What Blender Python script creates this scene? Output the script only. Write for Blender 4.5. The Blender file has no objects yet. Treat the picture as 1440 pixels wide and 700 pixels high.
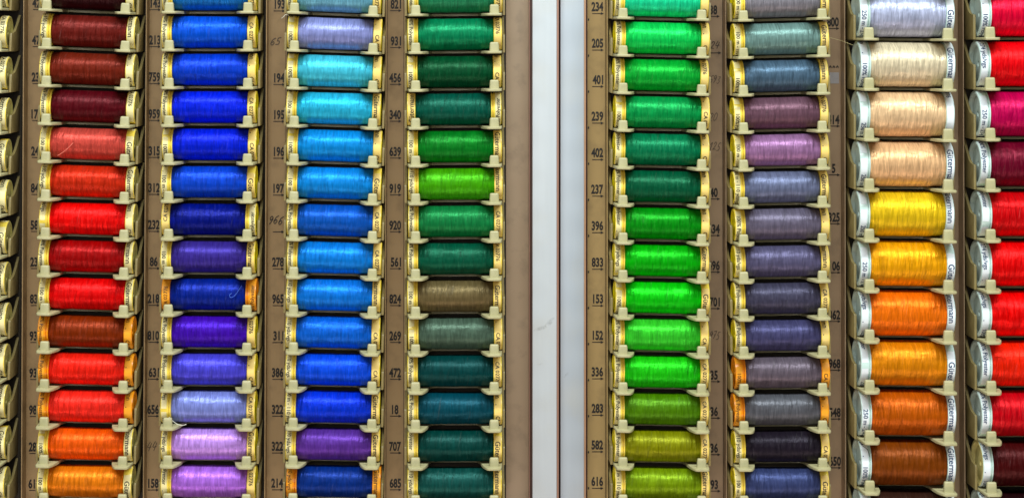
import bpy, bmesh, math, random
from mathutils import Vector, Matrix

# ---------------------------------------------------------------- camera, world, lamps, exposure
S = 0.0004                 # one model unit = 0.4 mm (a spool is about 53 mm long)
D = 2650.0                 # camera distance to the plane of the spool axes, model units
VX, VY = 620.0, 50.0       # where the rack's normal meets the photograph
sc = bpy.context.scene
COL = sc.collection
random.seed(7)

cam_d = bpy.data.cameras.new('camera')
cam = bpy.data.objects.new('camera', cam_d)
COL.objects.link(cam)
cam.location = (0, -D * S, 0)
cam.rotation_euler = (math.radians(90), 0, 0)
cam_d.sensor_width = 36.0
cam_d.lens = 36.0 * D / 1440.0
cam_d.shift_x = (720 - VX) / 1440.0
cam_d.shift_y = -(350 - VY) / 1440.0
cam_d.clip_start = 0.01
cam_d.clip_end = 50
sc.camera = cam

w = bpy.data.worlds.new('World')
sc.world = w
w.use_nodes = True
w.node_tree.nodes['Background'].inputs[0].default_value = (0.80, 0.90, 1.0, 1)
w.node_tree.nodes['Background'].inputs[1].default_value = 0.04

def area_lamp(name, pos, target, sx, sy, power, color):
    l = bpy.data.lights.new(name, 'AREA')
    l.shape = 'RECTANGLE'; l.size = sx * S; l.size_y = sy * S
    l.energy = power; l.color = color
    o = bpy.data.objects.new(name, l)
    COL.objects.link(o)
    o.location = Vector(pos) * S
    d = Vector(target) - Vector(pos)
    o.rotation_euler = d.to_track_quat('-Z', 'Y').to_euler()
    return o

area_lamp('ceiling_lamp', (150, -2000, 2300), (80, 0, -300), 5200, 420, 40.0, (0.90, 1.0, 0.99))
area_lamp('shop_front_lamp', (-300, -3600, 300), (60, 0, -320), 1500, 900, 3.4, (1.0, 0.95, 0.88))
area_lamp('counter_bounce_lamp', (200, -1900, -2300), (100, 0, -350), 4600, 420, 7.0, (1.0, 0.84, 0.72))

sc.view_settings.view_transform = 'Standard'
sc.view_settings.look = 'None'
sc.view_settings.exposure = -0.05
sc.view_settings.gamma = 1.0

# ---------------------------------------------------------------- helpers
def lin(c):
    c = c / 255.0
    return c / 12.92 if c <= 0.04045 else ((c + 0.055) / 1.055) ** 2.4
def rgb(t):
    return (lin(t[0]), lin(t[1]), lin(t[2]), 1.0)

def link(o, parent=None):
    COL.objects.link(o)
    if parent is not None:
        o.parent = parent
    return o
def obj(name, me, parent=None):
    return link(bpy.data.objects.new(name, me), parent)
def thing(name, label, cat, group=None):
    o = bpy.data.objects.new(name, None)
    o.empty_display_size = 0.004
    COL.objects.link(o)
    o['label'] = label; o['category'] = cat
    if group: o['group'] = group
    return o
def tag(o, label, cat, group=None):
    o['label'] = label; o['category'] = cat
    if group: o['group'] = group
def mesh_from_bm(name, bm, mats, smooth=True, angle=35):
    bmesh.ops.recalc_face_normals(bm, faces=bm.faces[:])
    bmesh.ops.scale(bm, vec=(S, S, S), verts=bm.verts[:])
    me = bpy.data.meshes.new(name)
    bm.to_mesh(me); bm.free()
    for m in mats: me.materials.append(m)
    if smooth:
        for p in me.polygons: p.use_smooth = True
        me.set_sharp_from_angle(angle=math.radians(angle))
    return me
def bm_box(bm, x0, x1, y0, y1, z0, z1, bevel=0.0, segs=2):
    r = bmesh.ops.create_cube(bm, size=1.0)
    vs = r['verts']
    for v in vs:
        v.co = Vector(((x0 + x1) / 2 + v.co.x * (x1 - x0), (y0 + y1) / 2 + v.co.y * (y1 - y0), (z0 + z1) / 2 + v.co.z * (z1 - z0)))
    if bevel:
        es = list({e for v in vs for e in v.link_edges})
        bmesh.ops.bevel(bm, geom=es, offset=bevel, segments=segs, profile=0.5, affect='EDGES')
    return bm
def bm_prism(pts, lo, hi, axis, bevel=0.0):
    """extrude a polygon: axis 'Z' -> pts are (x, y); axis 'X' -> pts are (y, z)"""
    bm = bmesh.new()
    def co(p, t):
        return (p[0], p[1], t) if axis == 'Z' else (t, p[0], p[1])
    a = [bm.verts.new(co(p, lo)) for p in pts]
    b = [bm.verts.new(co(p, hi)) for p in pts]
    n = len(pts)
    bm.faces.new(a); bm.faces.new(b[::-1])
    for i in range(n):
        j = (i + 1) % n
        bm.faces.new((a[i], a[j], b[j], b[i]))
    if bevel:
        es = [e for e in bm.edges if (e.verts[0] in a) == (e.verts[1] in a)]
        bmesh.ops.bevel(bm, geom=es, offset=bevel, segments=2, profile=0.5, affect='EDGES')
    return bm
def lathe(profile, segs=72, arc=None):
    """profile: (x, r, material index) revolved round X; arc = (t0, t1) in radians below the front"""
    bm = bmesh.new()
    rings = []
    full = arc is None
    n = segs
    for (x, r, m) in profile:
        ring = []
        for k in range(n if full else n + 1):
            a = 2 * math.pi * k / n if full else arc[0] + (arc[1] - arc[0]) * k / n
            ring.append(bm.verts.new((x, -r * math.cos(a), -r * math.sin(a))))
        rings.append(ring)
    for i in range(len(profile) - 1):
        for k in range(n):
            j = (k + 1) % n if full else k + 1
            f = bm.faces.new((rings[i][k], rings[i][j], rings[i + 1][j], rings[i + 1][k]))
            f.material_index = profile[i][2]
    return bm

# ---------------------------------------------------------------- materials
class N:
    def __init__(s, name):
        s.m = bpy.data.materials.new(name); s.m.use_nodes = True
        s.t = s.m.node_tree
        s.b = s.t.nodes['Principled BSDF']
    def n(s, typ, **kw):
        nd = s.t.nodes.new(typ)
        for k, v in kw.items(): setattr(nd, k, v)
        return nd
    def l(s, a, b): s.t.links.new(a, b)
    def math(s, op, a, b=None, c=None, clamp=False):
        nd = s.n('ShaderNodeMath', operation=op); nd.use_clamp = clamp
        for i, v in enumerate((a, b, c)):
            if v is None: continue
            if isinstance(v, (int, float)): nd.inputs[i].default_value = v
            else: s.l(v, nd.inputs[i])
        return nd.outputs[0]
    def mix(s, fac, a, b, mode='MIX'):
        nd = s.n('ShaderNodeMix', data_type='RGBA', blend_type=mode)
        for sock, v in ((nd.inputs[0], fac), (nd.inputs[6], a), (nd.inputs[7], b)):
            if isinstance(v, (int, float, tuple)): sock.default_value = v
            else: s.l(v, sock)
        return nd.outputs[2]
    def noise(s, vec, scale, detail=3, rough=0.55):
        nd = s.n('ShaderNodeTexNoise'); nd.inputs['Scale'].default_value = scale
        nd.inputs['Detail'].default_value = detail; nd.inputs['Roughness'].default_value = rough
        if vec is not None: s.l(vec, nd.inputs['Vector'])
        return nd.outputs['Fac']
    def mapping(s, vec, rot=0.0, scale=(1, 1, 1)):
        a = s.n('ShaderNodeMapping'); a.inputs['Rotation'].default_value = (0, 0, rot)
        b = s.n('ShaderNodeMapping'); b.inputs['Scale'].default_value = scale
        s.l(vec, a.inputs['Vector']); s.l(a.outputs[0], b.inputs['Vector'])
        return b.outputs[0]

def plastic(name, col, col2=None, rough=0.4, grime=0.25, sss=0.0, scale=400.0, bump=0.15):
    k = N(name)
    tc = k.n('ShaderNodeTexCoord')
    oi = k.n('ShaderNodeObjectInfo')
    off = k.n('ShaderNodeVectorMath', operation='ADD')
    k.l(tc.outputs['Object'], off.inputs[0])
    comb = k.n('ShaderNodeCombineXYZ')
    for i in range(3): k.l(k.math('MULTIPLY', oi.outputs['Random'], 7.0 + i), comb.inputs[i])
    k.l(comb.outputs[0], off.inputs[1])
    f1 = k.noise(off.outputs[0], scale, 4)
    f2 = k.noise(off.outputs[0], scale * 0.25, 3)
    c = k.mix(k.math('MULTIPLY', f2, 0.9, clamp=True), rgb(col), rgb(col2 or col))
    dirt = k.math('MULTIPLY', k.math('SUBTRACT', f1, 0.52, clamp=True), grime * 6.0, clamp=True)
    c = k.mix(dirt, c, tuple(v * 0.55 for v in rgb(col)[:3]) + (1,))
    k.l(c, k.b.inputs['Base Color'])
    k.l(k.math('ADD', k.math('MULTIPLY', f1, 0.2), rough - 0.1), k.b.inputs['Roughness'])
    if sss:
        k.b.inputs['Subsurface Weight'].default_value = sss
        k.b.inputs['Subsurface Radius'].default_value = (0.004, 0.003, 0.001)
        k.b.inputs['Subsurface Scale'].default_value = 0.3
    bp = k.n('ShaderNodeBump'); bp.inputs['Strength'].default_value = bump; bp.inputs['Distance'].default_value = 0.0003
    k.l(f1, bp.inputs['Height']); k.l(bp.outputs[0], k.b.inputs['Normal'])
    return k.m

M = {}
M['cream'] = plastic('cream_plastic', (182, 174, 136), (164, 154, 108), 0.38, 0.25, 0.0, 300)
M['cheek'] = plastic('shaded_cream_plastic', (150, 132, 84), (124, 108, 66), 0.45, 0.35, 0.0, 260)  # same cream plastic as the shelves; the cheeks' olive shading is painted in
M['tan'] = plastic('tan_enamel', (170, 140, 100), (152, 122, 82), 0.5, 0.4, 0.0, 110, 0.12)
M['tan_right'] = plastic('olive_tan_enamel', (166, 138, 90), (148, 122, 74), 0.5, 0.4, 0.0, 110, 0.12)
M['grey_tan'] = plastic('grey_tan_enamel', (162, 136, 108), (146, 120, 92), 0.5, 0.4, 0.0, 110, 0.12)
M['panel_tan'] = plastic('end_panel_enamel', (154, 132, 108), (144, 120, 96), 0.5, 0.4, 0.0, 110, 0.12)
M['dark'] = plastic('dark_brown_board', (52, 44, 30), (40, 34, 24), 0.7, 0.2, 0.0, 90)
M['ink'] = plastic('black_ink', (22, 18, 16), (30, 25, 22), 0.5, 0.3, 0.0, 1500, 0.0)
M['pen'] = plastic('pen_ink', (42, 34, 28), (60, 48, 40), 0.6, 0.3, 0.0, 900, 0.0)
M['faint_pen'] = plastic('faded_pen_ink', (95, 78, 62), (80, 66, 54), 0.6, 0.3, 0.0, 900, 0.0)
M['tape'] = plastic('pale_tape', (150, 145, 146), (165, 160, 160), 0.35, 0.2, 0.0, 500)
M['label'] = plastic('cream_paper', (244, 214, 132), (240, 200, 100), 0.55, 0.12, 0.0, 500, 0.05)
M['label_pale'] = plastic('pale_cream_paper', (240, 228, 178), (234, 214, 140), 0.55, 0.12, 0.0, 500, 0.05)
M['label_white'] = plastic('white_paper', (232, 236, 240), (222, 228, 236), 0.5, 0.1, 0.0, 500, 0.05)
M['label_orange'] = plastic('orange_paper', (245, 170, 30), (240, 150, 20), 0.55, 0.15, 0.0, 500, 0.05)
M['cap_yellow'] = plastic('yellow_plastic', (240, 206, 64), (242, 216, 96), 0.3, 0.2, 0.0, 350)
M['face_yellow'] = plastic('clear_yellow_plastic', (238, 218, 26), (226, 200, 14), 0.3, 0.2, 0.0, 350)
M['face_yellow_greyed'] = plastic('light_greyed_yellow_plastic', (190, 174, 92), (156, 148, 92), 0.35, 0.3, 0.0, 350)  # same translucent yellow plastic; its greyer look under the light is painted in
M['cap_orange'] = plastic('orange_plastic', (240, 150, 15), (235, 135, 10), 0.3, 0.2, 0.0, 350)
M['cap_white'] = plastic('white_plastic', (205, 224, 216), (190, 214, 210), 0.3, 0.12, 0.0, 300)
M['face_white'] = plastic('pale_teal_plastic', (184, 206, 200), (196, 200, 190), 0.32, 0.15, 0.0, 250)
M['face_ivory'] = plastic('ivory_plastic', (226, 214, 150), (220, 200, 120), 0.35, 0.2, 0.0, 300)
M['print'] = plastic('dark_print', (34, 34, 38), (44, 40, 40), 0.5, 0.1, 0.0, 900, 0.0)
M['print_blue'] = plastic('navy_print', (18, 52, 92), (24, 60, 104), 0.5, 0.1, 0.0, 900, 0.0)
M['print_brown'] = plastic('brown_print', (110, 60, 10), (90, 50, 10), 0.5, 0.1, 0.0, 900, 0.0)
M['pink_edge'] = plastic('pink_brown_edging', (150, 112, 96), (138, 98, 80), 0.45, 0.2, 0.0, 80)
M['copper_edge'] = plastic('copper_edging', (176, 136, 108), (160, 120, 90), 0.4, 0.2, 0.0, 80)
M['groove'] = plastic('dark_red_edging', (80, 48, 40), (62, 36, 30), 0.6, 0.2, 0.0, 120)
M['stray_blue'] = plastic('blue_thread', (90, 130, 230), (80, 120, 220), 0.6, 0.0, 0.0, 900, 0.0)
M['stray_pink'] = plastic('pink_thread', (250, 140, 120), (240, 130, 110), 0.6, 0.0, 0.0, 900, 0.0)
M['stray_green'] = plastic('green_thread', (110, 180, 150), (100, 170, 140), 0.6, 0.0, 0.0, 900, 0.0)
M['stray'] = plastic('pale_thread', (225, 222, 205), (215, 210, 195), 0.6, 0.0, 0.0, 900, 0.0)

def white_panel(name, smudges, tint):
    """white laminate with faint dirt; smudges: (x, z, radius_x, radius_z, strength) in model units"""
    k = N(name)
    geo = k.n('ShaderNodeTexCoord')
    pos = geo.outputs['Object']
    mp = k.n('ShaderNodeMapping'); mp.inputs['Scale'].default_value = (300, 300, 14); k.l(pos, mp.inputs['Vector'])
    f = k.noise(mp.outputs[0], 1.0, 4)
    f2 = k.noise(pos, 35, 4)
    c = k.mix(k.math('MULTIPLY', f, 0.6), rgb(tint), tuple(v * 0.86 for v in rgb(tint)[:3]) + (1,))
    c = k.mix(k.math('MULTIPLY', k.math('SUBTRACT', f2, 0.5, clamp=True), 0.9), c, rgb((176, 168, 150)))
    sep = k.n('ShaderNodeSeparateXYZ'); k.l(pos, sep.inputs[0])
    fine = k.noise(pos, 420, 5, 0.7)
    for (x, z, rx, rz, st) in smudges:
        dx = k.math('DIVIDE', k.math('SUBTRACT', sep.outputs[0], x * S), rx * S)
        dz = k.math('DIVIDE', k.math('SUBTRACT', sep.outputs[2], z * S), rz * S)
        dz = k.math('SUBTRACT', dz, k.math('MULTIPLY', dx, 1.2))
        d2 = k.math('ADD', k.math('MULTIPLY', dx, dx), k.math('MULTIPLY', dz, dz))
        mask = k.math('MULTIPLY', k.math('SUBTRACT', 1.0, d2, clamp=True), k.math('MULTIPLY', k.math('SUBTRACT', fine, 0.42, clamp=True), 6.0 * st), clamp=True)
        c = k.mix(mask, c, rgb((92, 92, 88)))
    k.l(c, k.b.inputs['Base Color'])
    k.b.inputs['Roughness'].default_value = 0.4
    return k.m

def thread_material():
    k = N('spun_thread')
    tc = k.n('ShaderNodeTexCoord'); oi = k.n('ShaderNodeObjectInfo')
    comb = k.n('ShaderNodeCombineXYZ')
    k.l(k.math('MULTIPLY', oi.outputs['Random'], 4000.0), comb.inputs[0])
    k.l(k.math('MULTIPLY', oi.outputs['Random'], 1700.0), comb.inputs[1])
    add = k.n('ShaderNodeVectorMath', operation='ADD')
    k.l(tc.outputs['UV'], add.inputs[0]); k.l(comb.outputs[0], add.inputs[1])
    uv = add.outputs[0]
    # windings run round the spool, each layer crossing the last at a slight angle
    fine = k.noise(k.mapping(uv, 0.035, (1.15, 0.030, 1)), 1.0, 2)
    left = k.noise(k.mapping(uv, 0.10, (0.45, 0.030, 1)), 1.0, 2)
    right = k.noise(k.mapping(uv, -0.16, (0.42, 0.020, 1)), 1.0, 3)
    wide = k.noise(k.mapping(uv, -0.20, (0.20, 0.018, 1)), 1.0, 2)
    lump = k.noise(k.mapping(uv, 0.02, (0.085, 0.012, 1)), 1.0, 1)
    patch = k.noise(k.mapping(uv, 0.0, (0.045, 0.05, 1)), 1.0, 2)
    st_r = k.math('MULTIPLY', k.math('SUBTRACT', right, 0.60, clamp=True), 9.0, clamp=True)
    st_l = k.math('MULTIPLY', k.math('SUBTRACT', left, 0.62, clamp=True), 8.0, clamp=True)
    st_r = k.math('MULTIPLY', st_r, k.math('MULTIPLY', k.math('SUBTRACT', patch, 0.42, clamp=True), 5.0, clamp=True))
    col = oi.outputs['Color']
    hs = k.n('ShaderNodeHueSaturation'); hs.inputs['Saturation'].default_value = 1.0; hs.inputs['Value'].default_value = 0.48
    k.l(col, hs.inputs['Color'])
    shade = k.math('MULTIPLY', k.math('SUBTRACT', k.math('ADD', k.math('MULTIPLY', fine, 0.4), k.math('ADD', k.math('MULTIPLY', left, 0.3), k.math('MULTIPLY', wide, 0.3))), 0.36, clamp=True), 3.6, clamp=True)
    c = k.mix(shade, hs.outputs[0], col)
    pale = k.mix(0.22, col, (0.85, 0.85, 0.80, 1))
    c = k.mix(k.math('MULTIPLY', k.math('ADD', st_r, k.math('MULTIPLY', st_l, 0.5), clamp=True), 0.16), c, pale)
    k.l(c, k.b.inputs['Base Color'])
    h = k.math('ADD', k.math('MULTIPLY', fine, 0.55), k.math('MULTIPLY', left, 0.5))
    h = k.math('ADD', h, k.math('MULTIPLY', right, 1.5))
    h = k.math('ADD', h, k.math('MULTIPLY', wide, 0.9))
    h = k.math('ADD', h, k.math('MULTIPLY', lump, 1.2))
    h = k.math('ADD', h, k.math('MULTIPLY', st_r, 0.9))
    # crossed layers of the winding leave a soft diamond relief
    sp = k.n('ShaderNodeSeparateXYZ'); k.l(uv, sp.inputs[0])
    wob = k.math('MULTIPLY', patch, 5.0)
    d1 = k.math('SINE', k.math('ADD', k.math('ADD', k.math('MULTIPLY', sp.outputs[0], 0.40), k.math('MULTIPLY', sp.outputs[1], 0.085)), wob))
    d2 = k.math('SINE', k.math('SUBTRACT', k.math('SUBTRACT', k.math('MULTIPLY', sp.outputs[0], 0.40), k.math('MULTIPLY', sp.outputs[1], 0.085)), wob))
    h = k.math('ADD', h, k.math('MULTIPLY', k.math('MULTIPLY', d1, d2), 0.7))
    bp = k.n('ShaderNodeBump'); bp.inputs['Strength'].default_value = 0.52; bp.inputs['Distance'].default_value = 1.0 * S
    k.l(h, bp.inputs['Height']); k.l(bp.outputs[0], k.b.inputs['Normal'])
    k.l(k.math('ADD', k.math('MULTIPLY', patch, 0.25), 0.27), k.b.inputs['Roughness'])
    k.b.inputs['Specular IOR Level'].default_value = 0.55
    k.l(k.mix(0.75, (1, 1, 1, 1), col), k.b.inputs['Specular Tint'])
    k.b.inputs['Metallic'].default_value = 0.34
    k.b.inputs['Sheen Weight'].default_value = 0.0
    return k.m
M['thread'] = thread_material()

# ---------------------------------------------------------------- text
_tc = {}
def text_data(s, size, bold=0.0, xs=1.0, shear=0.0):
    """list of verts (x, y) and faces for a centred line of text"""
    key = (s, size, bold, xs, shear)
    if key in _tc: return _tc[key]
    cu = bpy.data.curves.new('lettering', 'FONT')
    cu.body = s; cu.size = size; cu.resolution_u = 3; cu.fill_mode = 'FRONT'
    cu.offset = bold; cu.shear = shear
    o = bpy.data.objects.new('lettering', cu)
    COL.objects.link(o)
    dg = bpy.context.evaluated_depsgraph_get(); dg.update()
    me = o.evaluated_get(dg).to_mesh()
    vs = [(v.co.x * xs, v.co.y) for v in me.vertices]
    fs = [tuple(p.vertices) for p in me.polygons]
    bpy.data.objects.remove(o); bpy.data.curves.remove(cu)
    x0 = min(v[0] for v in vs); x1 = max(v[0] for v in vs)
    vs = [(v[0] - (x0 + x1) / 2, v[1]) for v in vs]
    _tc[key] = (vs, fs, x1 - x0)
    return _tc[key]

def ring_text(pieces, radius, xc, mat, name):
    """text wrapped round a cap: pieces = (string, size, arc centre, x scale), reading downwards"""
    V, F = [], []
    for (s, size, t0, xs) in pieces:
        vs, fs, wd = text_data(s, size, 0.012 * size, xs)
        b = len(V)
        for (tx, ty) in vs:
            a = (t0 + tx) / radius
            V.append(((xc + ty - size * 0.34) * S, -radius * math.cos(a) * S, -radius * math.sin(a) * S))
        F += [tuple(i + b for i in f) for f in fs]
    me = bpy.data.meshes.new(name)
    me.from_pydata(V, [], F); me.materials.append(mat)
    return me

# ---------------------------------------------------------------- spool meshes
def winding_mesh(L, R, seed):
    rnd = random.Random(seed)
    nx, na = 96, 80
    ph = [rnd.uniform(0, 6.28) for _ in range(6)]
    taper = rnd.uniform(-0.25, 0.25)
    me = bpy.data.meshes.new('winding')
    V, F, UV = [], [], []
    for i in range(nx + 1):
        u = i / nx
        e = min(u, 1 - u) * L
        r = R - (0.9 + 0.3 * math.sin(ph[0])) * math.exp(-e / 1.8) - 0.3 * math.exp(-e / 7)
        r += 0.10 * math.sin(u * 21 + ph[1]) + 0.05 * math.sin(u * 47 + ph[2]) + taper * (u - 0.5) * 2
        for k in range(na + 1):
            a = 2 * math.pi * k / na
            rr = r + 0.10 * math.sin(3 * a + ph[3] + u * 5) + 0.05 * math.sin(u * 40 + 2 * a + ph[4])
            V.append(((u - 0.5) * L * S, rr * math.cos(a) * S, rr * math.sin(a) * S))
    for i in range(nx):
        for k in range(na):
            q = (i * (na + 1) + k, (i + 1) * (na + 1) + k, (i + 1) * (na + 1) + k + 1, i * (na + 1) + k + 1)
            F.append(q)
    me.from_pydata(V, [], F)
    uvl = me.uv_layers.new(name='UVMap')
    C = 2 * math.pi * R
    for lp in me.loops:
        i, k = divmod(lp.vertex_index, na + 1)
        uvl.data[lp.index].uv = (i / nx * L, k / na * C)
    for p in me.polygons: p.use_smooth = True
    me.materials.append(M['thread'])
    return me

def cap_mesh(R, length, groove, mats, dish):
    """outer face at x = 0, towards the thread at x = length; materials: 0 barrel, 1 face"""
    p = [(4.0 + dish, 0.01, 1), (4.0 + dish, R * 0.12, 1), (1.5 + dish, R * 0.13, 1), (1.3 + dish, R * 0.35, 1),
         (1.2 + dish, R * 0.80, 1), (0.15, R * 0.88, 1), (0.0, R * 0.955, 1), (0.25, R * 0.985, 0), (0.9, R, 0)]
    if groove:
        p += [(length - 3.4, R, 0), (length - 3.2, R - 1.6, 0), (length - 2.0, R - 1.6, 0), (length - 1.8, R, 0), (length - 0.3, R, 0), (length, R - 0.4, 0), (length, 0.01, 0)]
    else:
        p += [(length - 0.4, R, 0), (length, R - 0.4, 0), (length, 0.01, 0)]
    bm = lathe(p, 72)
    return mesh_from_bm('end_cap', bm, mats, True, 40)
def label_mesh(R, x0, x1, t0, t1, mat):
    bm = lathe([(x0, R + 0.05, 0), (x0, R + 0.28, 0), (x1, R + 0.28, 0), (x1, R + 0.05, 0)], 72, (t0 / R, t1 / R))
    return mesh_from_bm('paper_label', bm, [mat], True, 40)

HALF = 65.9
RS, RL = 23.0, 32.5
LG, LP = 14.6, 11.6          # lengths of grooved (left) and plain (right) caps
KIT = {}
def kit(kind, face):
    """meshes of one kind of spool: small / small with orange caps / large"""
    key = (kind, face)
    if key in KIT: return KIT[key]
    R = RL if kind == 'large' else RS
    barrel = {'small': M['cap_yellow'], 'orange': M['cap_orange'], 'large': M['cap_white']}[kind]
    fm = M[face]
    lab = {'small': M['label_pale' if face == 'face_yellow_greyed' else 'label'], 'orange': M['label_orange'], 'large': M['label_white']}[kind]
    ink = {'small': M['print'], 'orange': M['print_brown'], 'large': M['print_blue']}[kind]
    dish = 4.0 if kind == 'large' else 1.0
    if kind == 'large':
        lp = [('250 m - 274 yds/vgs', 9.0, 55, 0.98), ('100% Polyester', 9.0, 150, 0.98), ('.', 10, 108, 1)]
        rp = [('G\u00fctermann', 12.0, 40, 0.98), ('CA 02776', 9.0, 122, 1.0), ('.', 12, 84, 1)]
        la, ra = (-3, 193), (-2, 188)
    else:
        lp = [('100% Polyester', 7.6, 31, 1.0), ('100 m - 110 yds/vgs', 7.6, 100, 0.98), ('.', 9, 63, 1)]
        rp = [('G\u00fctermann', 10.0, 28, 0.98), ('CA 02776', 7.6, 92, 1.0), ('.', 10, 60, 1)]
        la, ra = (-2, 138), (-3, 130)
    d = {'R': R}
    d['winding'] = [winding_mesh(2 * HALF - LG - LP, R - 0.9, i + (10 if kind == 'large' else 0)) for i in range(4)] if kind != 'orange' else kit('small', face)['winding']
    d['capL'] = cap_mesh(R, LG, True, [barrel, fm], dish)
    d['capR'] = cap_mesh(R, LP, False, [barrel, fm], dish)
    d['labL'] = label_mesh(R, 1.3, LG - (4.6 if kind == 'large' else 5.8), la[0], la[1], M['label_pale'] if kind == 'small' else lab)
    d['labR'] = label_mesh(R, 1.3, LP - 1.0, ra[0], ra[1], lab)
    d['txtL'] = ring_text(lp, R + 0.55, (1.3 + LG - (4.6 if kind == 'large' else 5.8)) / 2, ink, 'lettering')
    # the right cap is mirrored along X, so its ring is built in the mirrored frame
    t = ring_text(rp, R + 0.55, -(1.3 + LP - 1.0) / 2, ink, 'lettering')
    d['txtR'] = t
    KIT[key] = d
    return d
# mirrored right cap: bake the mirror into the meshes
def mirror_mesh(me):
    for v in me.vertices: v.co.x = -v.co.x
    me.flip_normals(); return me

KEY_L = {'Q': 10, 'P': 40, 'M': 78, 'H': 98, 'Y': 118, 'N': 140}
KEY_R = {'G': 28, 'C': 92, 'N': 66}
KEY_LL = {'M': 28, 'Y': 86, 'Q': 122, 'P': 165, 'N': 200}
KEY_RL = {'G': 40, 'C': 122, 'N': 168}
MIRRORED = set()
def cap_turn(code, table, R, rnd):
    t = table[code[0]] + rnd.uniform(-3, 3)
    if code.endswith('-'): t -= 0.62 * R      # text sits low on the cap
    if code.endswith('+'): t += 0.62 * R      # text sits high
    return -t / R + math.radians(3)

def dye(c):
    """deep dyed colour of a thread as linear rgb"""
    return tuple(min(1.0, 1.04 * lin(v) ** 1.18) for v in c) + (1.0,)
def make_spool(kind, face, color, loc, roll, lt, rt, flip, label, group, rnd):
    k = kit(kind, face)
    R = k['R']
    if (kind, face) not in MIRRORED:
        MIRRORED.add((kind, face)); mirror_mesh(k['capR']); mirror_mesh(k['labR'])
    root = thing('thread_spool', label, 'thread spool', group)
    root.location = Vector(loc) * S
    root.rotation_euler = (0, roll + (math.pi if flip else 0), 0)
    wd = obj('winding', rnd.choice(k['winding']), root)
    wd.location = ((LG - LP) / 2 * S, 0, 0)
    wd.rotation_euler = (rnd.uniform(0, 6.28), 0, 0)
    wd.color = dye(color)
    TL, TR = (KEY_LL, KEY_RL) if kind == 'large' else (KEY_L, KEY_R)
    cl = obj('end_cap', k['capL'], root); cl.location = (-HALF * S, 0, 0)
    cr = obj('end_cap', k['capR'], root); cr.location = (HALF * S, 0, 0)
    cl.rotation_euler = (cap_turn(lt, TL, R, rnd), 0, 0)
    cr.rotation_euler = (cap_turn(rt, TR, R, rnd), 0, 0)
    for c, l_, t_ in ((cl, 'labL', 'txtL'), (cr, 'labR', 'txtR')):
        obj('paper_label', k[l_], c); obj('lettering', k[t_], c)
    return root

# ---------------------------------------------------------------- track meshes
def shelf_mesh(yf, yr, wing_in):
    xo = 65.0
    half = []
    # plan outline of the right half from the centre out: recessed middle, concave wing, front, rounded corner, back
    half += [(0, yr), (wing_in - 7, yr), (wing_in - 4.5, yr - 1), (wing_in - 3, yr - 4), (wing_in - 1, yr - 14), (wing_in + 2, yf + 18), (wing_in + 4.5, yf + 8), (wing_in + 7, yf + 2.5)]
    half += [(wing_in + 8.5, yf + 0.8), (wing_in + 10.5, yf), (xo - 5, yf), (xo - 1.5, yf + 1.5), (xo, yf + 5), (xo + 1.6, 0), (xo + 1.6, 46)]
    pts = half + [(-x, y) for (x, y) in half[::-1]]
    q = []
    for p in pts:
        if not q or (abs(p[0] - q[-1][0]) + abs(p[1] - q[-1][1])) > 0.01: q.append(p)
    if abs(q[0][0] - q[-1][0]) + abs(q[0][1] - q[-1][1]) < 0.01: q.pop()
    bm = bm_prism(q, -3.6, 0, 'Z', 0.9)
    return mesh_from_bm('shelf', bm, [M['cream']], True, 35)
def peg_mesh(y0, y1, h, wd):
    bm = bmesh.new()
    bm_box(bm, -wd / 2, wd / 2, y0, y1, -0.6, h)
    for v in bm.verts:
        if v.co.z > 1:
            v.co.x *= 0.90
            if v.co.y < (y0 + y1) / 2: v.co.y += 0.6
        elif v.co.y > (y0 + y1) / 2: v.co.x *= 1.06
    es = [e for e in bm.edges if not (e.verts[0].co.z < 0 and e.verts[1].co.z < 0)]
    bmesh.ops.bevel(bm, geom=es, offset=2.0, segments=3, profile=0.5, affect='EDGES')
    # small foot fillet
    return mesh_from_bm('peg', bm, [M['cream']], True, 50)
def cheek_mesh(R, pitch, side):
    blk = R * 0.98
    f = -R * 0.35
    pts = [(f, -2.6), (f, blk - 2), (f + 1.5, blk), (f + 18, blk + 1.0)]
    top = pitch - 4.0
    n = 8
    for i in range(1, n + 1):
        t = i / n
        pts.append((f + 18 + (26 - f) * t ** 0.8, blk + 1.0 + (top - blk - 1.0) * t))
    pts += [(46, top), (46, -2.6)]
    x0, x1 = (66.9, 70.4)
    bm = bm_prism(pts, min(side * x0, side * x1), max(side * x0, side * x1), 'X', 0.6)
    return mesh_from_bm('side_cheek', bm, [M['cheek']], True, 35)

PITCH = {'small': 52.5, 'large': 69.8}
TRK = {}
for kd, R in (('small', RS), ('large', RL)):
    yf = -R - 17.0
    TRK[kd] = dict(R=R, yf=yf, shelf=shelf_mesh(yf, 13.0, 37.0), peg=peg_mesh(-R - 7.5, -R - 0.7, 12.2 if kd == 'small' else 14.6, 13.4 if kd == 'small' else 14.4),
                   cheekL=cheek_mesh(R, PITCH[kd], -1), cheekR=cheek_mesh(R, PITCH[kd], 1))

def unproj(x, y, Y):
    f = (D + Y) / D
    return Vector(((x - VX) * f, Y, (VY - y) * f))

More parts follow.
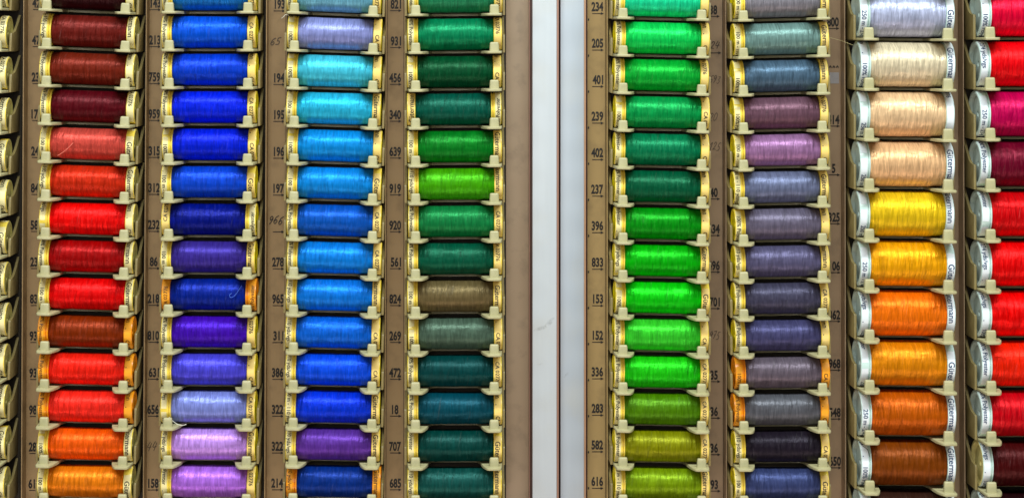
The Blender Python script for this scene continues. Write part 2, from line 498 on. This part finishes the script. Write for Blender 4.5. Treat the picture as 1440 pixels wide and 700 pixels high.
class Column:
    """one moulded track: where its ledges sit in the photograph at the first and last measured row"""
    def __init__(s, kind, xt, xb, r0, r1, lt, lb, rt, rb, label, group_track):
        s.kind = kind; t = TRK[kind]; s.R = t['R']; s.yf = t['yf']
        s.xt, s.xb, s.r0, s.r1, s.lt, s.lb, s.rt, s.rb = xt, xb, r0, r1, lt, lb, rt, rb
        s.root = thing('spool_track', label, 'spool rack', group_track)
        c = s.slot(6 if kind == 'small' else 4)[0]
        s.root.location = c * S
        s.c = c
    def slot(s, row):
        q = (row - s.r0) / (s.r1 - s.r0)
        x = s.xt + (s.xb - s.xt) * q
        yl = s.lt + (s.lb - s.lt) * q; yr = s.rt + (s.rb - s.rt) * q
        p = unproj(x, (yl + yr) / 2, s.yf); p.x = unproj(x, 0, -s.R - 1.0).x
        roll = math.atan2(yr - yl, 110.0)
        return Vector((p.x, 0, p.z + 3.6)), roll
    def build(s, rows, back_mat):
        t = TRK[s.kind]
        for r in rows:
            p, roll = s.slot(r)
            sh = obj('shelf', t['shelf'], s.root)
            sh.location = (p - s.c) * S; sh.rotation_euler = (0, roll, 0)
            for sx in (-1, 1):
                pg = obj('peg', t['peg'], sh); pg.location = (sx * 54.8 * S, 0, 0)
                obj('side_cheek', t['cheekL' if sx < 0 else 'cheekR'], sh)
        bm = bmesh.new()
        top, bot = s.slot(rows[0] - 1)[0], s.slot(rows[-1] + 1)[0]
        bm_box(bm, -73, 73, 46.2, 48.5, bot.z - s.c.z, top.z - s.c.z)
        for v in bm.verts:
            u = (v.co.z + s.c.z - top.z) / (bot.z - top.z)
            v.co.x += (top.x + (bot.x - top.x) * u) - s.c.x
        obj('back_plate', mesh_from_bm('back_plate', bm, [back_mat], False), s.root)

# ---------------------------------------------------------------- the setting
bm = bmesh.new(); bm_box(bm, -1000, 1150, 48.8, 62, -900, 250)
wall = obj('wall', mesh_from_bm('wall', bm, [M['dark']], False)); wall['kind'] = 'structure'

# ---------------------------------------------------------------- the columns
COLS = {
 'A': Column('small', -58.5, -61.5, 1, 12, 10.0, 655.0, 14.5, 657.0, 'cream spool track cut off by the left edge of the picture', 'spool tracks'),
 'B': Column('small', 121.5, 117.5, 0, 12, 16.0, 658.0, 20.5, 660.0, 'cream plastic track holding the red and orange spools', 'spool tracks'),
 'C': Column('small', 293.8, 291.4, 0, 12, 19.5, 658.8, 19.5, 659.9, 'cream plastic track holding the royal blue to lilac spools', 'spool tracks'),
 'D': Column('small', 469.3, 467.4, 0, 12, 20.0, 658.8, 24.0, 660.6, 'cream plastic track holding the aqua and sky blue spools', 'spool tracks'),
 'E': Column('small', 639.8, 639.5, 0, 12, 23.3, 661.6, 22.3, 661.6, 'cream plastic track holding the dark green and teal spools', 'spool tracks'),
 'F': Column('small', 930.8, 930.8, 0, 12, 27.4, 661.2, 29.8, 663.0, 'cream plastic track holding the bright green and olive spools', 'spool tracks'),
 'G': Column('small', 1100.0, 1101.0, 0, 12, 30.9, 663.0, 28.1, 662.3, 'cream plastic track holding the grey and mauve spools', 'spool tracks'),
 'H': Column('large', 1276.3, 1277.5, 0, 8, 57.3, 625.7, 58.3, 627.0, 'wide cream track holding the large cream, yellow and orange spools', 'spool tracks'),
 'I': Column('large', 1446.4, 1448.6, 0, 8, 56.6, 627.4, 56.6, 627.4, 'wide cream track holding large red spools, cut by the right edge', 'spool tracks'),
}
for nm, c in COLS.items():
    c.build(range(-1, 14) if c.kind == 'small' else range(-1, 11), M['dark'])

# colour name, sRGB, number beside it, text at the left cap, text at the right cap, flags (o = orange caps, f = turned end for end)
SP = {
'A': [('', (60, 20, 25), '', 'Q', 'N', '')] + [('', (90, 30, 25), '', 'Q', r, f) for r, f in
      (('N+', ''), ('C+', ''), ('C+', ''), ('G+', ''), ('G', ''), ('N', ''), ('G-', ''), ('G', ''), ('N-', ''), ('N', ''), ('N-', ''), ('G', ''), ('N', ''))],
'B': [('blackish maroon', (64, 14, 24), '42', 'P', 'N', ''), ('dark russet', (124, 40, 32), '47', 'Y', 'G+', ''), ('brick brown', (134, 48, 28), '23', 'P', 'N', ''),
      ('burgundy', (104, 14, 30), '17', 'P', 'C+', ''), ('salmon', (212, 88, 76), '24', 'M', 'G-', ''), ('rust red', (216, 58, 24), '84', 'Y', 'G', ''),
      ('bright red', (255, 14, 10), '58', 'Q-', 'N', ''), ('crimson', (176, 6, 10), '2', 'P', 'G+', ''), ('fire red', (240, 6, 10), '83', 'M', 'G', ''),
      ('chestnut brown', (148, 58, 4), '93', 'P', 'N', 'o'), ('scarlet', (252, 46, 26), '93', 'P', 'N', 'o'), ('coral red', (255, 56, 40), '98', 'P', 'N', 'o'),
      ('vivid orange', (255, 108, 8), '28', 'Q', 'G+', ''), ('amber', (240, 140, 20), '61', 'M', 'G-', '')],
'C': [('azure', (22, 124, 200), '143', 'P', 'C', ''), ('bright cobalt', (8, 100, 226), '213', 'P', 'C', ''), ('royal blue', (8, 76, 214), '759', 'P', 'N', ''),
      ('vivid blue', (4, 50, 236), '959', 'P', 'C', ''), ('ultramarine', (4, 46, 224), '315', 'Q', 'C-', ''), ('cobalt', (14, 84, 214), '312', 'M', 'G-', ''),
      ('navy', (2, 30, 144), '232', 'P', 'C-', 'f'), ('dusky violet', (76, 58, 160), '86', 'M', 'G', ''), ('dark blue', (6, 48, 158), '218', 'P', 'C', 'of'),
      ('deep purple', (84, 22, 190), '810', 'P', 'C+', ''), ('blue violet', (92, 86, 222), '631', 'P', 'N', ''), ('periwinkle', (146, 156, 226), '656', 'Q-', 'C', ''),
      ('lilac', (208, 160, 242), '', 'Y', 'G', ''), ('orchid', (188, 124, 232), '158', 'P+', 'C+', '')],
'D': [('pale grey blue', (126, 186, 210), '193', 'P', 'C', ''), ('lavender blue', (152, 158, 212), '', 'Q', 'C-', ''), ('aqua', (82, 200, 224), '194', 'Q', 'N', ''),
      ('turquoise', (54, 192, 228), '195', 'M', 'G', ''), ('sky blue', (14, 156, 232), '196', 'Q', 'N', ''), ('bright sky blue', (16, 150, 230), '197', 'M', 'G-', ''),
      ('denim blue', (12, 102, 200), '966', 'P', 'C', ''), ('light azure', (14, 142, 232), '278', 'P', 'C', ''), ('azure', (12, 132, 228), '965', 'Y', 'G+', ''),
      ('strong azure', (10, 114, 222), '311', 'Y', 'C-', ''), ('clear blue', (8, 92, 236), '386', 'Y', 'C-', ''), ('vivid blue', (4, 68, 226), '322', 'H', 'G', ''),
      ('plum purple', (112, 66, 168), '322', 'Y', 'G', ''), ('dark blue', (8, 62, 148), '214', 'Y', 'G', 'o')],
'E': [('sea green', (50, 146, 104), '821', 'P', 'C', ''), ('jade green', (4, 144, 98), '931', 'P', 'C+', ''), ('dark green', (0, 90, 54), '456', 'Q', 'C-', ''),
      ('deep teal green', (2, 102, 84), '340', 'P', 'G', 'f'), ('leaf green', (8, 136, 44), '639', 'M', 'G', ''), ('lime green', (84, 178, 8), '919', 'Y', 'G+', ''),
      ('mid green', (26, 138, 78), '920', 'P', 'C', ''), ('bottle green', (2, 102, 76), '561', 'P', 'C+', ''), ('olive taupe', (124, 108, 74), '824', 'M', 'G', ''),
      ('grey green', (92, 114, 98), '269', 'Q', 'C-', ''), ('dark teal', (0, 80, 80), '472', 'P', 'C', ''), ('petrol blue', (0, 88, 104), '18', 'P', 'N', ''),
      ('dark spruce green', (0, 80, 74), '707', 'P+', 'G-', ''), ('greyish teal', (26, 94, 88), '685', 'Y', 'G+', '')],
'F': [('mint green', (40, 222, 164), '234', 'P', 'N', ''), ('spring green', (20, 212, 100), '205', 'P', 'N', ''), ('mid emerald', (4, 178, 64), '401', 'P', 'C+', ''),
      ('emerald', (8, 164, 88), '239', 'Q', 'C-', ''), ('pine green', (4, 136, 92), '402', 'P+', 'N', ''), ('deep green', (0, 106, 72), '237', 'P', 'N', ''),
      ('grass green', (4, 158, 26), '396', 'P+', 'N', ''), ('vivid green', (4, 186, 14), '833', 'Y', 'G', ''), ('bright green', (14, 206, 20), '153', 'Q', 'G-', ''),
      ('apple green', (70, 210, 58), '152', 'P', 'C-', ''), ('neon green', (40, 204, 24), '336', 'P', 'C', ''), ('moss green', (94, 144, 4), '283', 'P', 'C', ''),
      ('olive', (148, 150, 6), '582', 'P', 'C', ''), ('yellowish olive', (136, 164, 10), '616', 'H', 'G', '')],
'G': [('lilac grey', (150, 145, 153), '38', 'M', 'G', ''), ('sage grey', (129, 159, 154), '', 'M', 'G', ''), ('slate blue', (93, 117, 138), '', 'Q', 'G+', ''),
      ('dusky mauve', (127, 93, 108), '', 'Q', 'C+', ''), ('pinkish orchid', (170, 127, 169), '', 'M', 'N', ''), ('steel blue grey', (123, 129, 158), '40', 'H', 'G', ''),
      ('greyish mauve', (122, 114, 134), '634', 'Q+', 'N', ''), ('smoky violet', (107, 102, 133), '496', 'Y', 'G+', ''), ('dark slate', (86, 83, 105), '701', 'P', 'C', ''),
      ('dark violet grey', (88, 86, 126), '', 'P', 'N', ''), ('taupe grey', (121, 109, 121), '35', 'Q', 'C-', 'o'), ('medium grey', (111, 111, 118), '36', 'P', 'N', 'o'),
      ('near black plum', (49, 41, 54), '36', 'Y', 'C-', ''), ('dusty navy', (74, 84, 129), '93', 'M', 'G-', '')],
'H': [('pale lavender', (196, 200, 226), '800', 'M', 'G-', ''), ('ivory', (236, 220, 190), '', 'Q', 'G', ''), ('pale peach', (244, 208, 166), '414', 'M-', 'N', ''),
      ('sandy peach', (242, 198, 152), '5', 'M-', 'G', ''), ('lemon yellow', (242, 204, 36), '325', 'M-', 'G+', ''), ('golden yellow', (248, 178, 10), '106', 'M', 'G-', ''),
      ('bright orange', (255, 132, 12), '362', 'Q-', 'G+', ''), ('ochre', (234, 150, 12), '968', 'N', 'G-', ''), ('burnt orange', (206, 106, 4), '548', 'M', 'G', ''),
      ('rust brown', (146, 78, 12), '650', 'Q', 'G', ''), ('dark umber', (74, 46, 36), '', 'M', 'N', '')],
'I': [('raspberry', (240, 0, 70), '', 'Q', 'G', ''), ('bright red', (248, 4, 26), '', 'Y', 'G', ''), ('magenta', (210, 0, 100), '', 'M', 'G', ''),
      ('wine', (128, 12, 52), '', 'P', 'G', ''), ('blood red', (224, 4, 20), '', 'P+', 'G', ''), ('poppy red', (246, 4, 10), '', 'Y', 'G', ''),
      ('pure red', (255, 2, 2), '', 'Q-', 'G', ''), ('orange red', (255, 48, 4), '', 'P', 'G', ''), ('carmine', (212, 4, 32), '', 'P', 'G', ''),
      ('dark oxblood', (88, 18, 20), '', 'Q-', 'G', ''), ('black cherry', (52, 16, 22), '', 'Q', 'G', '')],
}
GROUPS = {'A': 'spools cut off at the left edge', 'B': 'red and orange spools', 'C': 'blue to violet spools', 'D': 'sky blue spools', 'E': 'dark green spools',
          'F': 'bright green spools', 'G': 'grey and mauve spools', 'H': 'large cream to orange spools', 'I': 'large red spools'}
WHERE = {'B': 'red column', 'C': 'blue to violet column', 'D': 'sky blue column', 'E': 'dark green column', 'F': 'bright green column', 'G': 'grey column',
         'H': 'large-spool column', 'I': 'large red column'}
def a_an(s): return s
def spool_label(cn, i):
    L = SP[cn]; nm, _, num, _, _, fl = L[i]
    if cn == 'A':
        return 'yellow-capped spool end at the left picture edge, level with the %s spool' % SP['B'][i][0]
    size = 'large %s' % nm if cn in 'HI' else nm
    capt = ' orange-capped' if 'o' in fl else ''
    if num and cn != 'B':
        return '%s%s thread spool beside number %s in the %s' % (size, capt, num, WHERE[cn])
    if i == 0:
        return '%s%s thread spool at the top of the %s' % (size, capt, WHERE[cn])
    if i == len(L) - 1:
        return '%s%s thread spool at the foot of the %s' % (size, capt, WHERE[cn])
    return '%s%s thread spool just below the %s one in the %s' % (size, capt, L[i - 1][0], WHERE[cn])

SPOOLS = {}
rnd = random.Random(21)
for cn, L in SP.items():
    c = COLS[cn]
    for i, (nm, colr, num, lt, rt, fl) in enumerate(L):
        p, roll = c.slot(i)
        kind = 'large' if c.kind == 'large' else ('orange' if 'o' in fl else 'small')
        face = {'A': 'face_yellow_greyed', 'B': 'face_yellow_greyed', 'H': 'face_white', 'I': 'face_white'}.get(cn, 'face_yellow')
        if kind == 'orange': face = 'cap_orange'
        if cn == 'I' and i == 9: face = 'face_ivory'
        jx = rnd.uniform(-1.0, 1.0)
        n = Vector((math.sin(roll), 0, math.cos(roll)))
        loc = p + n * (c.R + 0.35) + Vector((jx, 0, 0))
        SPOOLS[cn, i] = make_spool(kind, face, colr, loc, roll, lt, rt, 'f' in fl, spool_label(cn, i), GROUPS[cn], rnd)

# ---------------------------------------------------------------- number strips between the columns
YS = 47.0
HAND = {   # simple pen strokes on a 0..1 box
 '0': [[(.5, 1), (.1, .7), (.15, .15), (.5, 0), (.9, .35), (.85, .8), (.5, 1)]],
 '1': [[(.1, .7), (.6, 1), (.4, 0)]],
 '2': [[(.1, .75), (.4, 1), (.8, .85), (.6, .5), (.1, .05), (.5, .12), (.95, .02)]],
 '3': [[(.2, .95), (.8, .9), (.45, .55), (.8, .3), (.5, 0), (.1, .1)]],
 '4': [[(.35, 1), (.05, .4), (.9, .45)], [(.75, .85), (.55, 0)]],
 '5': [[(.95, 1), (.4, .95), (.3, .55), (.75, .5), (.75, .1), (.1, .02)]],
 '6': [[(.9, 1), (.35, .75), (.1, .25), (.45, 0), (.85, .25), (.6, .5), (.2, .3)]],
 '7': [[(.1, .9), (.9, .95), (.4, 0)], [(.25, .5), (.8, .52)]],
 '9': [[(.85, .8), (.5, 1), (.15, .75), (.45, .5), (.85, .8), (.75, .4), (.35, 0)]],
}
def ribbon(bm, pts, wd, y):
    """flat pen stroke in the XZ plane"""
    for i in range(len(pts) - 1):
        a, b = Vector(pts[i]), Vector(pts[i + 1])
        d = (b - a)
        if d.length < 1e-6: continue
        n = Vector((-d.y, d.x)).normalized() * wd / 2
        e = d.normalized() * wd * 0.3
        q = [a - e + n, a - e - n, b + e - n, b + e + n]
        bm.faces.new([bm.verts.new((p.x, y - 0.02 * (i % 3), p.y)) for p in q])
def smooth_pts(pts, n=4):
    out = []
    for i in range(len(pts) - 1):
        p0 = Vector(pts[max(i - 1, 0)]); p1 = Vector(pts[i]); p2 = Vector(pts[i + 1]); p3 = Vector(pts[min(i + 2, len(pts) - 1)])
        for k in range(n):
            t = k / n
            out.append(0.5 * ((2 * p1) + (p2 - p0) * t + (2 * p0 - 5 * p1 + 4 * p2 - p3) * t * t + (3 * p1 - p0 - 3 * p2 + p3) * t ** 3))
    out.append(Vector(pts[-1])); return out

def printed(strip, s, xr, yc, arrow_y, left=False, xa0=None):
    f = (D + YS) / D
    y = YS - 0.45
    V, F = [], []
    if s:
        vs, fs, wd = text_data(s, 17.4, 0.62, 0.64)
        o = unproj(xr, yc, YS)
        cx = o.x - 8.4 if len(s) < 3 and not left else (o.x - wd / 2)
        if left: cx = o.x - 16.8 + wd / 2
        V = [((cx + a) * S, y * S, (o.z + b - 6.3) * S) for (a, b) in vs]
        F = list(fs)
    if arrow_y is not None:
        x1 = unproj(xr + 0.8, arrow_y, YS); L = 16.6 if xa0 is None else xr - xa0
        b = len(V)
        x, z = x1.x, x1.z
        for (px, pz) in ((x - L, z - .55), (x - 3.5, z - .55), (x - 3.5, z + .55), (x - L, z + .55), (x - 4.4, z - 2.0), (x, z), (x - 4.4, z + 2.0)):
            V.append((px * S, (y - 0.05 if len(V) - b > 3 else y) * S, pz * S))
        F += [(b, b + 1, b + 2, b + 3), (b + 4, b + 5, b + 6)]
    me = bpy.data.meshes.new('printed_number'); me.from_pydata(V, [], F); me.materials.append(M['ink'])
    o = obj('printed_number', me, strip)
    return o
def handwritten(strip, s, x0, yc, wd, ht, mat, strokew=0.9):
    bm = bmesh.new()
    o = unproj(x0, yc, YS)
    each = wd / len(s)
    for i, ch in enumerate(s):
        for st in HAND[ch]:
            pts = [(o.x + i * each + p[0] * each * 0.82 + (p[1] - .5) * ht * 0.28, o.z + (p[1] - 0.5) * ht + 0.8 * math.sin(i * 2.1)) for p in st]
            ribbon(bm, smooth_pts(pts), strokew, YS - 0.45)
    obj('handwritten_number', mesh_from_bm('handwritten_number', bm, [M[mat]], False), strip)

def strip_mesh(x0t, x0b, x1t, x1b, wall_d, mat, name='channel', left_flange=True):
    """U-channel: flat base facing the room with a flange each side; x at z=+80 and z=-760"""
    bm = bmesh.new()
    zt, zb = 80.0, -760.0
    bm_box(bm, x0t, x1t, YS, YS + 1.6, zb, zt)
    far, near = wall_d, 2.0
    if left_flange: bm_box(bm, x0t, x0t + 1.3, YS - (far if x0t < 0 else near), YS - 0.01, zb, zt)
    bm_box(bm, x1t - 1.3, x1t, YS - (near if x0t < 0 else far), YS - 0.01, zb, zt)
    for v in bm.verts:
        u = (zt - v.co.z) / (zt - zb)
        sh = ((x0b - x0t) if v.co.x < (x0t + x1t) / 2 else (x1b - x1t)) * u
        v.co.x += sh
    return mesh_from_bm(name, bm, [mat], False)

NUMS = {
 'B': dict(cols=('A', 'B'), mat='tan', xr=(62.0, 57.0), y0=4.5, dy=51.9, a0=14.0,
           n=['42', '47', '23', '17', '24', '84', '58', '23', '83', '93', '93', '98', '28', '61']),
 'C': dict(cols=('B', 'C'), mat='tan', xr=(226.0, 223.3), y0=4.4, dy=51.85, a0=14.1,
           n=['143', '213', '759', '959', '315', '312', '232', '86', '218', '810', '631', '656', None, '158']),
 'D': dict(cols=('C', 'D'), mat='tan', xr=(400.5, 398.2), y0=6.0, dy=51.7, a0=15.8,
           n=['193', None, '194', '195', '196', '197', None, '278', '965', '311', '386', '322', '322', '214']),
 'E': dict(cols=('D', 'E'), mat='tan', xr=(564.0, 564.0), y0=6.0, dy=51.72, a0=15.5,
           n=['821', '931', '456', '340', '639', '919', '920', '561', '824', '269', '472', '18', '707', '685']),
 'F': dict(cols=(None, 'F'), mat='tan_right', xr=(848.3, 848.0), y0=9.5, dy=51.25, a0=19.5,
           n=['234', '205', '401', '239', '402', '237', '396', '833', '153', '152', '336', '283', '582', '616']),
 'G': dict(cols=('F', 'G'), mat='grey_tan', xr=(1011.5, 1012.5), y0=14.0, dy=51.25, a0=23.5,
           n=['38', None, None, None, None, '40', '634', '496', '701', None, '35', '36', '36', '93']),
 'H': dict(cols=('G', 'H'), mat='grey_tan', xr=(1179.5, 1182.5), y0=31.0, dy=68.5, a0=40.5,
           n=['800', None, '414', '5', '325', '106', '362', '968', '548', '650']),
 'I': dict(cols=('H', 'I'), mat='grey_tan', xr=(0, 0), y0=0, dy=1, a0=0, n=[]),
}
STRIP_LABEL = {
 'B': 'tan number strip between the left-edge track and the red spools', 'C': 'tan number strip from 143 to 158 left of the royal blue spools',
 'D': 'tan number strip with handwritten 966 left of the sky blue spools', 'E': 'tan number strip from 821 to 685 left of the dark green spools',
 'F': 'olive tan number strip from 234 to 616 beside the white panel', 'G': 'grey tan number strip with several handwritten numbers beside the grey spools',
 'H': 'grey tan number strip with 800 and 968 left of large spools', 'I': 'grey tan strip without visible numbers between the two large-spool columns'}
def edge(cn, side, z):
    c = COLS[cn]; n = 12 if c.kind == 'small' else 8
    a, b = c.slot(0)[0], c.slot(n)[0]
    u = (z - a.z) / (b.z - a.z)
    return a.x + (b.x - a.x) * u + side * 70.4
STRIPS = {}
for key, d in NUMS.items():
    cl, cr = d['cols']
    zt, zb = 80, -760
    far = {'B': 10.0, 'C': 5.5, 'D': 5.0, 'H': 4.5, 'I': 4.5}.get(key, 0.8)   # the tracks do not all stand equally close
    gl, gr = (far, 0.6) if key in 'BCDE' else (0.6, far)
    if cl: x0t, x0b = edge(cl, 1, zt) + gl, edge(cl, 1, zb) + gl
    else: x0t = x0b = unproj(826.0, 0, YS).x
    x1t, x1b = edge(cr, -1, zt) - gr, edge(cr, -1, zb) - gr
    t = thing('number_strip', STRIP_LABEL[key], 'number strip', 'number strips between the spool tracks')
    t.location = (0, 0, 0)
    obj('channel', strip_mesh(x0t, x0b, x1t, x1b, 26.0, M[d['mat']], left_flange=bool(cl)), t)
    for i, s in enumerate(d['n']):
        q = i / 12.0
        xr = d['xr'][0] + (d['xr'][1] - d['xr'][0]) * min(q, 1.1) if d['dy'] < 60 else d['xr'][0] + (d['xr'][1] - d['xr'][0]) * i / 9
        y = d['y0'] + d['dy'] * i; ay = d['a0'] + d['dy'] * i
        if s is not None:
            printed(t, s, xr, y, ay, left=(key == 'B'))
        elif key == 'D' and i == 6:
            printed(t, '', xr, y, ay)
        elif key == 'G' and i == 1:
            printed(t, '', xr + 2, y, ay)
    STRIPS[key] = t
handwritten(STRIPS['C'], '44', 207.5, 627, 15, 13, 'pen', 0.8)
handwritten(STRIPS['D'], '65', 381, 59, 15, 10, 'faint_pen', 1.3)
handwritten(STRIPS['D'], '966', 378.5, 309.5, 21, 11, 'pen', 1.25)
handwritten(STRIPS['G'], '24', 999.5, 64, 14, 10.5, 'pen', 1.0)
handwritten(STRIPS['G'], '593', 998, 112, 16, 10.5, 'faint_pen', 0.9)
handwritten(STRIPS['G'], '20', 998, 165, 12, 11, 'faint_pen', 0.9)
handwritten(STRIPS['G'], '125', 998, 206, 16, 11, 'faint_pen', 0.9)
handwritten(STRIPS['G'], '975', 998, 471, 15, 11, 'faint_pen', 0.9)
# worn tops of a taped-over number and its patch of tape
p = unproj(1173, 109, YS)
bm = bmesh.new(); bm_box(bm, p.x - 7, p.x + 7, YS - 0.35, YS - 0.05, p.z - 9, p.z + 7, 0.1, 1)
obj('tape_patch', mesh_from_bm('tape_patch', bm, [M['tape']], False), STRIPS['H'])
bm = bmesh.new()
for k, px in enumerate((1167.5, 1172.5, 1177.5)):
    q = unproj(px, 94, YS)
    ribbon(bm, [(q.x - 1.4, q.z - 1.2), (q.x, q.z + 1.0), (q.x + 1.4, q.z - 1.2)], 1.4, YS - 0.5)
obj('printed_number', mesh_from_bm('printed_number', bm, [M['ink']], False), STRIPS['H'])
# row of pin holes down the left side of the strip by the white panel
bm = bmesh.new()
for i in range(14):
    q = unproj(827.6, 28 + 50.6 * i, YS)
    bm_box(bm, q.x - 0.9, q.x + 1.0, YS - 0.3, YS + 0.1, q.z - 1.6, q.z + 1.6)
obj('pin_holes', mesh_from_bm('pin_holes', bm, [M['ink']], False), STRIPS['F'])

# ---------------------------------------------------------------- panels between the two racks
def panel(name, x0, x1, yf, yb, mat, parent=None, bev=0.5):
    """x0, x1 are where the front face's sides stand in the photograph"""
    a, b = unproj(x0, 0, yf).x, unproj(x1, 0, yf).x
    bm = bmesh.new(); bm_box(bm, a, b, yf, yb, -760, 80, bev, 2)
    return obj(name, mesh_from_bm(name, bm, [mat], True, 30), parent)
t = thing('end_panel', 'plain grey tan end panel right of the dark green spools', 'panel')
panel('board', 711.5, 743.6, 45.0, 48.6, M['panel_tan'], t)
panel('edge_bead', 743.8, 745.6, 43.0, 48.6, M['pink_edge'], t)
panel('edge_strip', 745.8, 748.6, 44.0, 48.6, M['groove'], t)
t = thing('cabinet_panel', 'white cabinet side panel with a grey smudge, beside the tan end panel', 'panel', 'white panels between the racks')
wp = white_panel('white_laminate', [(unproj(762, 461, 24).x, unproj(762, 461, 24).z, 13, 3.0, 0.5), (unproj(773, 453, 24).x, unproj(773, 453, 24).z, 8, 5, 0.4), (unproj(758, 512, 24).x, unproj(758, 512, 24).z, 6, 2, 0.25)], (184, 188, 193))
panel('board', 749.0, 782.8, 24.0, 48.6, wp, t, 0.6)
panel('edge_strip', 783.0, 785.8, 24.6, 48.6, M['pink_edge'], t)
t = thing('cabinet_panel', 'clean white cabinet side panel left of the olive number strip', 'panel', 'white panels between the racks')
wp2 = white_panel('white_laminate_plain', [(unproj(796, 527, 34).x, unproj(796, 527, 34).z, 4, 3, 0.25)], (168, 175, 184))
panel('filler_strip', 786.2, 788.0, 44.0, 48.6, M['groove'], t)
panel('board', 788.2, 821.2, 34.0, 48.6, wp2, t, 0.6)
panel('edge_strip', 821.4, 824.0, 33.0, 48.6, M['copper_edge'], t)
panel('gap_strip', 824.2, 825.8, 42.0, 48.6, M['groove'], t)

# ---------------------------------------------------------------- loose thread ends
def strand(root, pts_img, Y, rad, mat):
    cu = bpy.data.curves.new('loose_thread', 'CURVE'); cu.dimensions = '3D'
    cu.bevel_depth = rad * S; cu.bevel_resolution = 2
    sp = cu.splines.new('NURBS'); sp.points.add(len(pts_img) - 1)
    inv = Matrix.LocRotScale(root.location, root.rotation_euler, None).inverted()
    for p, (x, y, dy) in zip(sp.points, pts_img):
        p.co = (*(inv @ (unproj(x, y, Y + dy) * S)), 1)
    sp.use_endpoint_u = True; sp.order_u = 3
    cu.materials.append(mat)
    tmp = bpy.data.objects.new('loose_thread_curve', cu); COL.objects.link(tmp)
    dg = bpy.context.evaluated_depsgraph_get(); dg.update()
    me = bpy.data.meshes.new_from_object(tmp.evaluated_get(dg))
    bpy.data.objects.remove(tmp); bpy.data.curves.remove(cu)
    me.name = 'loose_thread'
    link(bpy.data.objects.new('loose_thread', me), root)
strand(SPOOLS['C', 11], [(238, 586, 0), (243, 592, -2), (251, 597, -1), (258, 598, 0), (262, 596, 2)], -24, 0.45, M['stray'])
strand(SPOOLS['D', 1], [(406, 22, 3), (402, 20, 0), (399, 24, -1), (396, 26, 2)], -16, 0.45, M['stray'])
strand(SPOOLS['C', 8], [(340, 401, 3), (335, 409, 0), (330, 416, -1), (324, 419, 0), (322, 414, 0), (326, 412, 1)], -24.0, 0.25, M['stray_blue'])
strand(SPOOLS['H', 1], [(1200, 64, 0), (1190, 60, 10), (1178, 56, 26), (1166, 53, 34)], 5, 0.22, M['label_pale'])
strand(SPOOLS['H', 9], [(1209, 622, 0), (1213, 627, -2), (1219, 630, -2), (1222, 636, -1), (1223, 642, 0)], -31.5, 0.4, M['print'])
strand(SPOOLS['B', 4], [(81, 219, 1), (88, 215, 0), (96, 208, 0), (103, 201, 1)], -24, 0.3, M['stray_pink'])
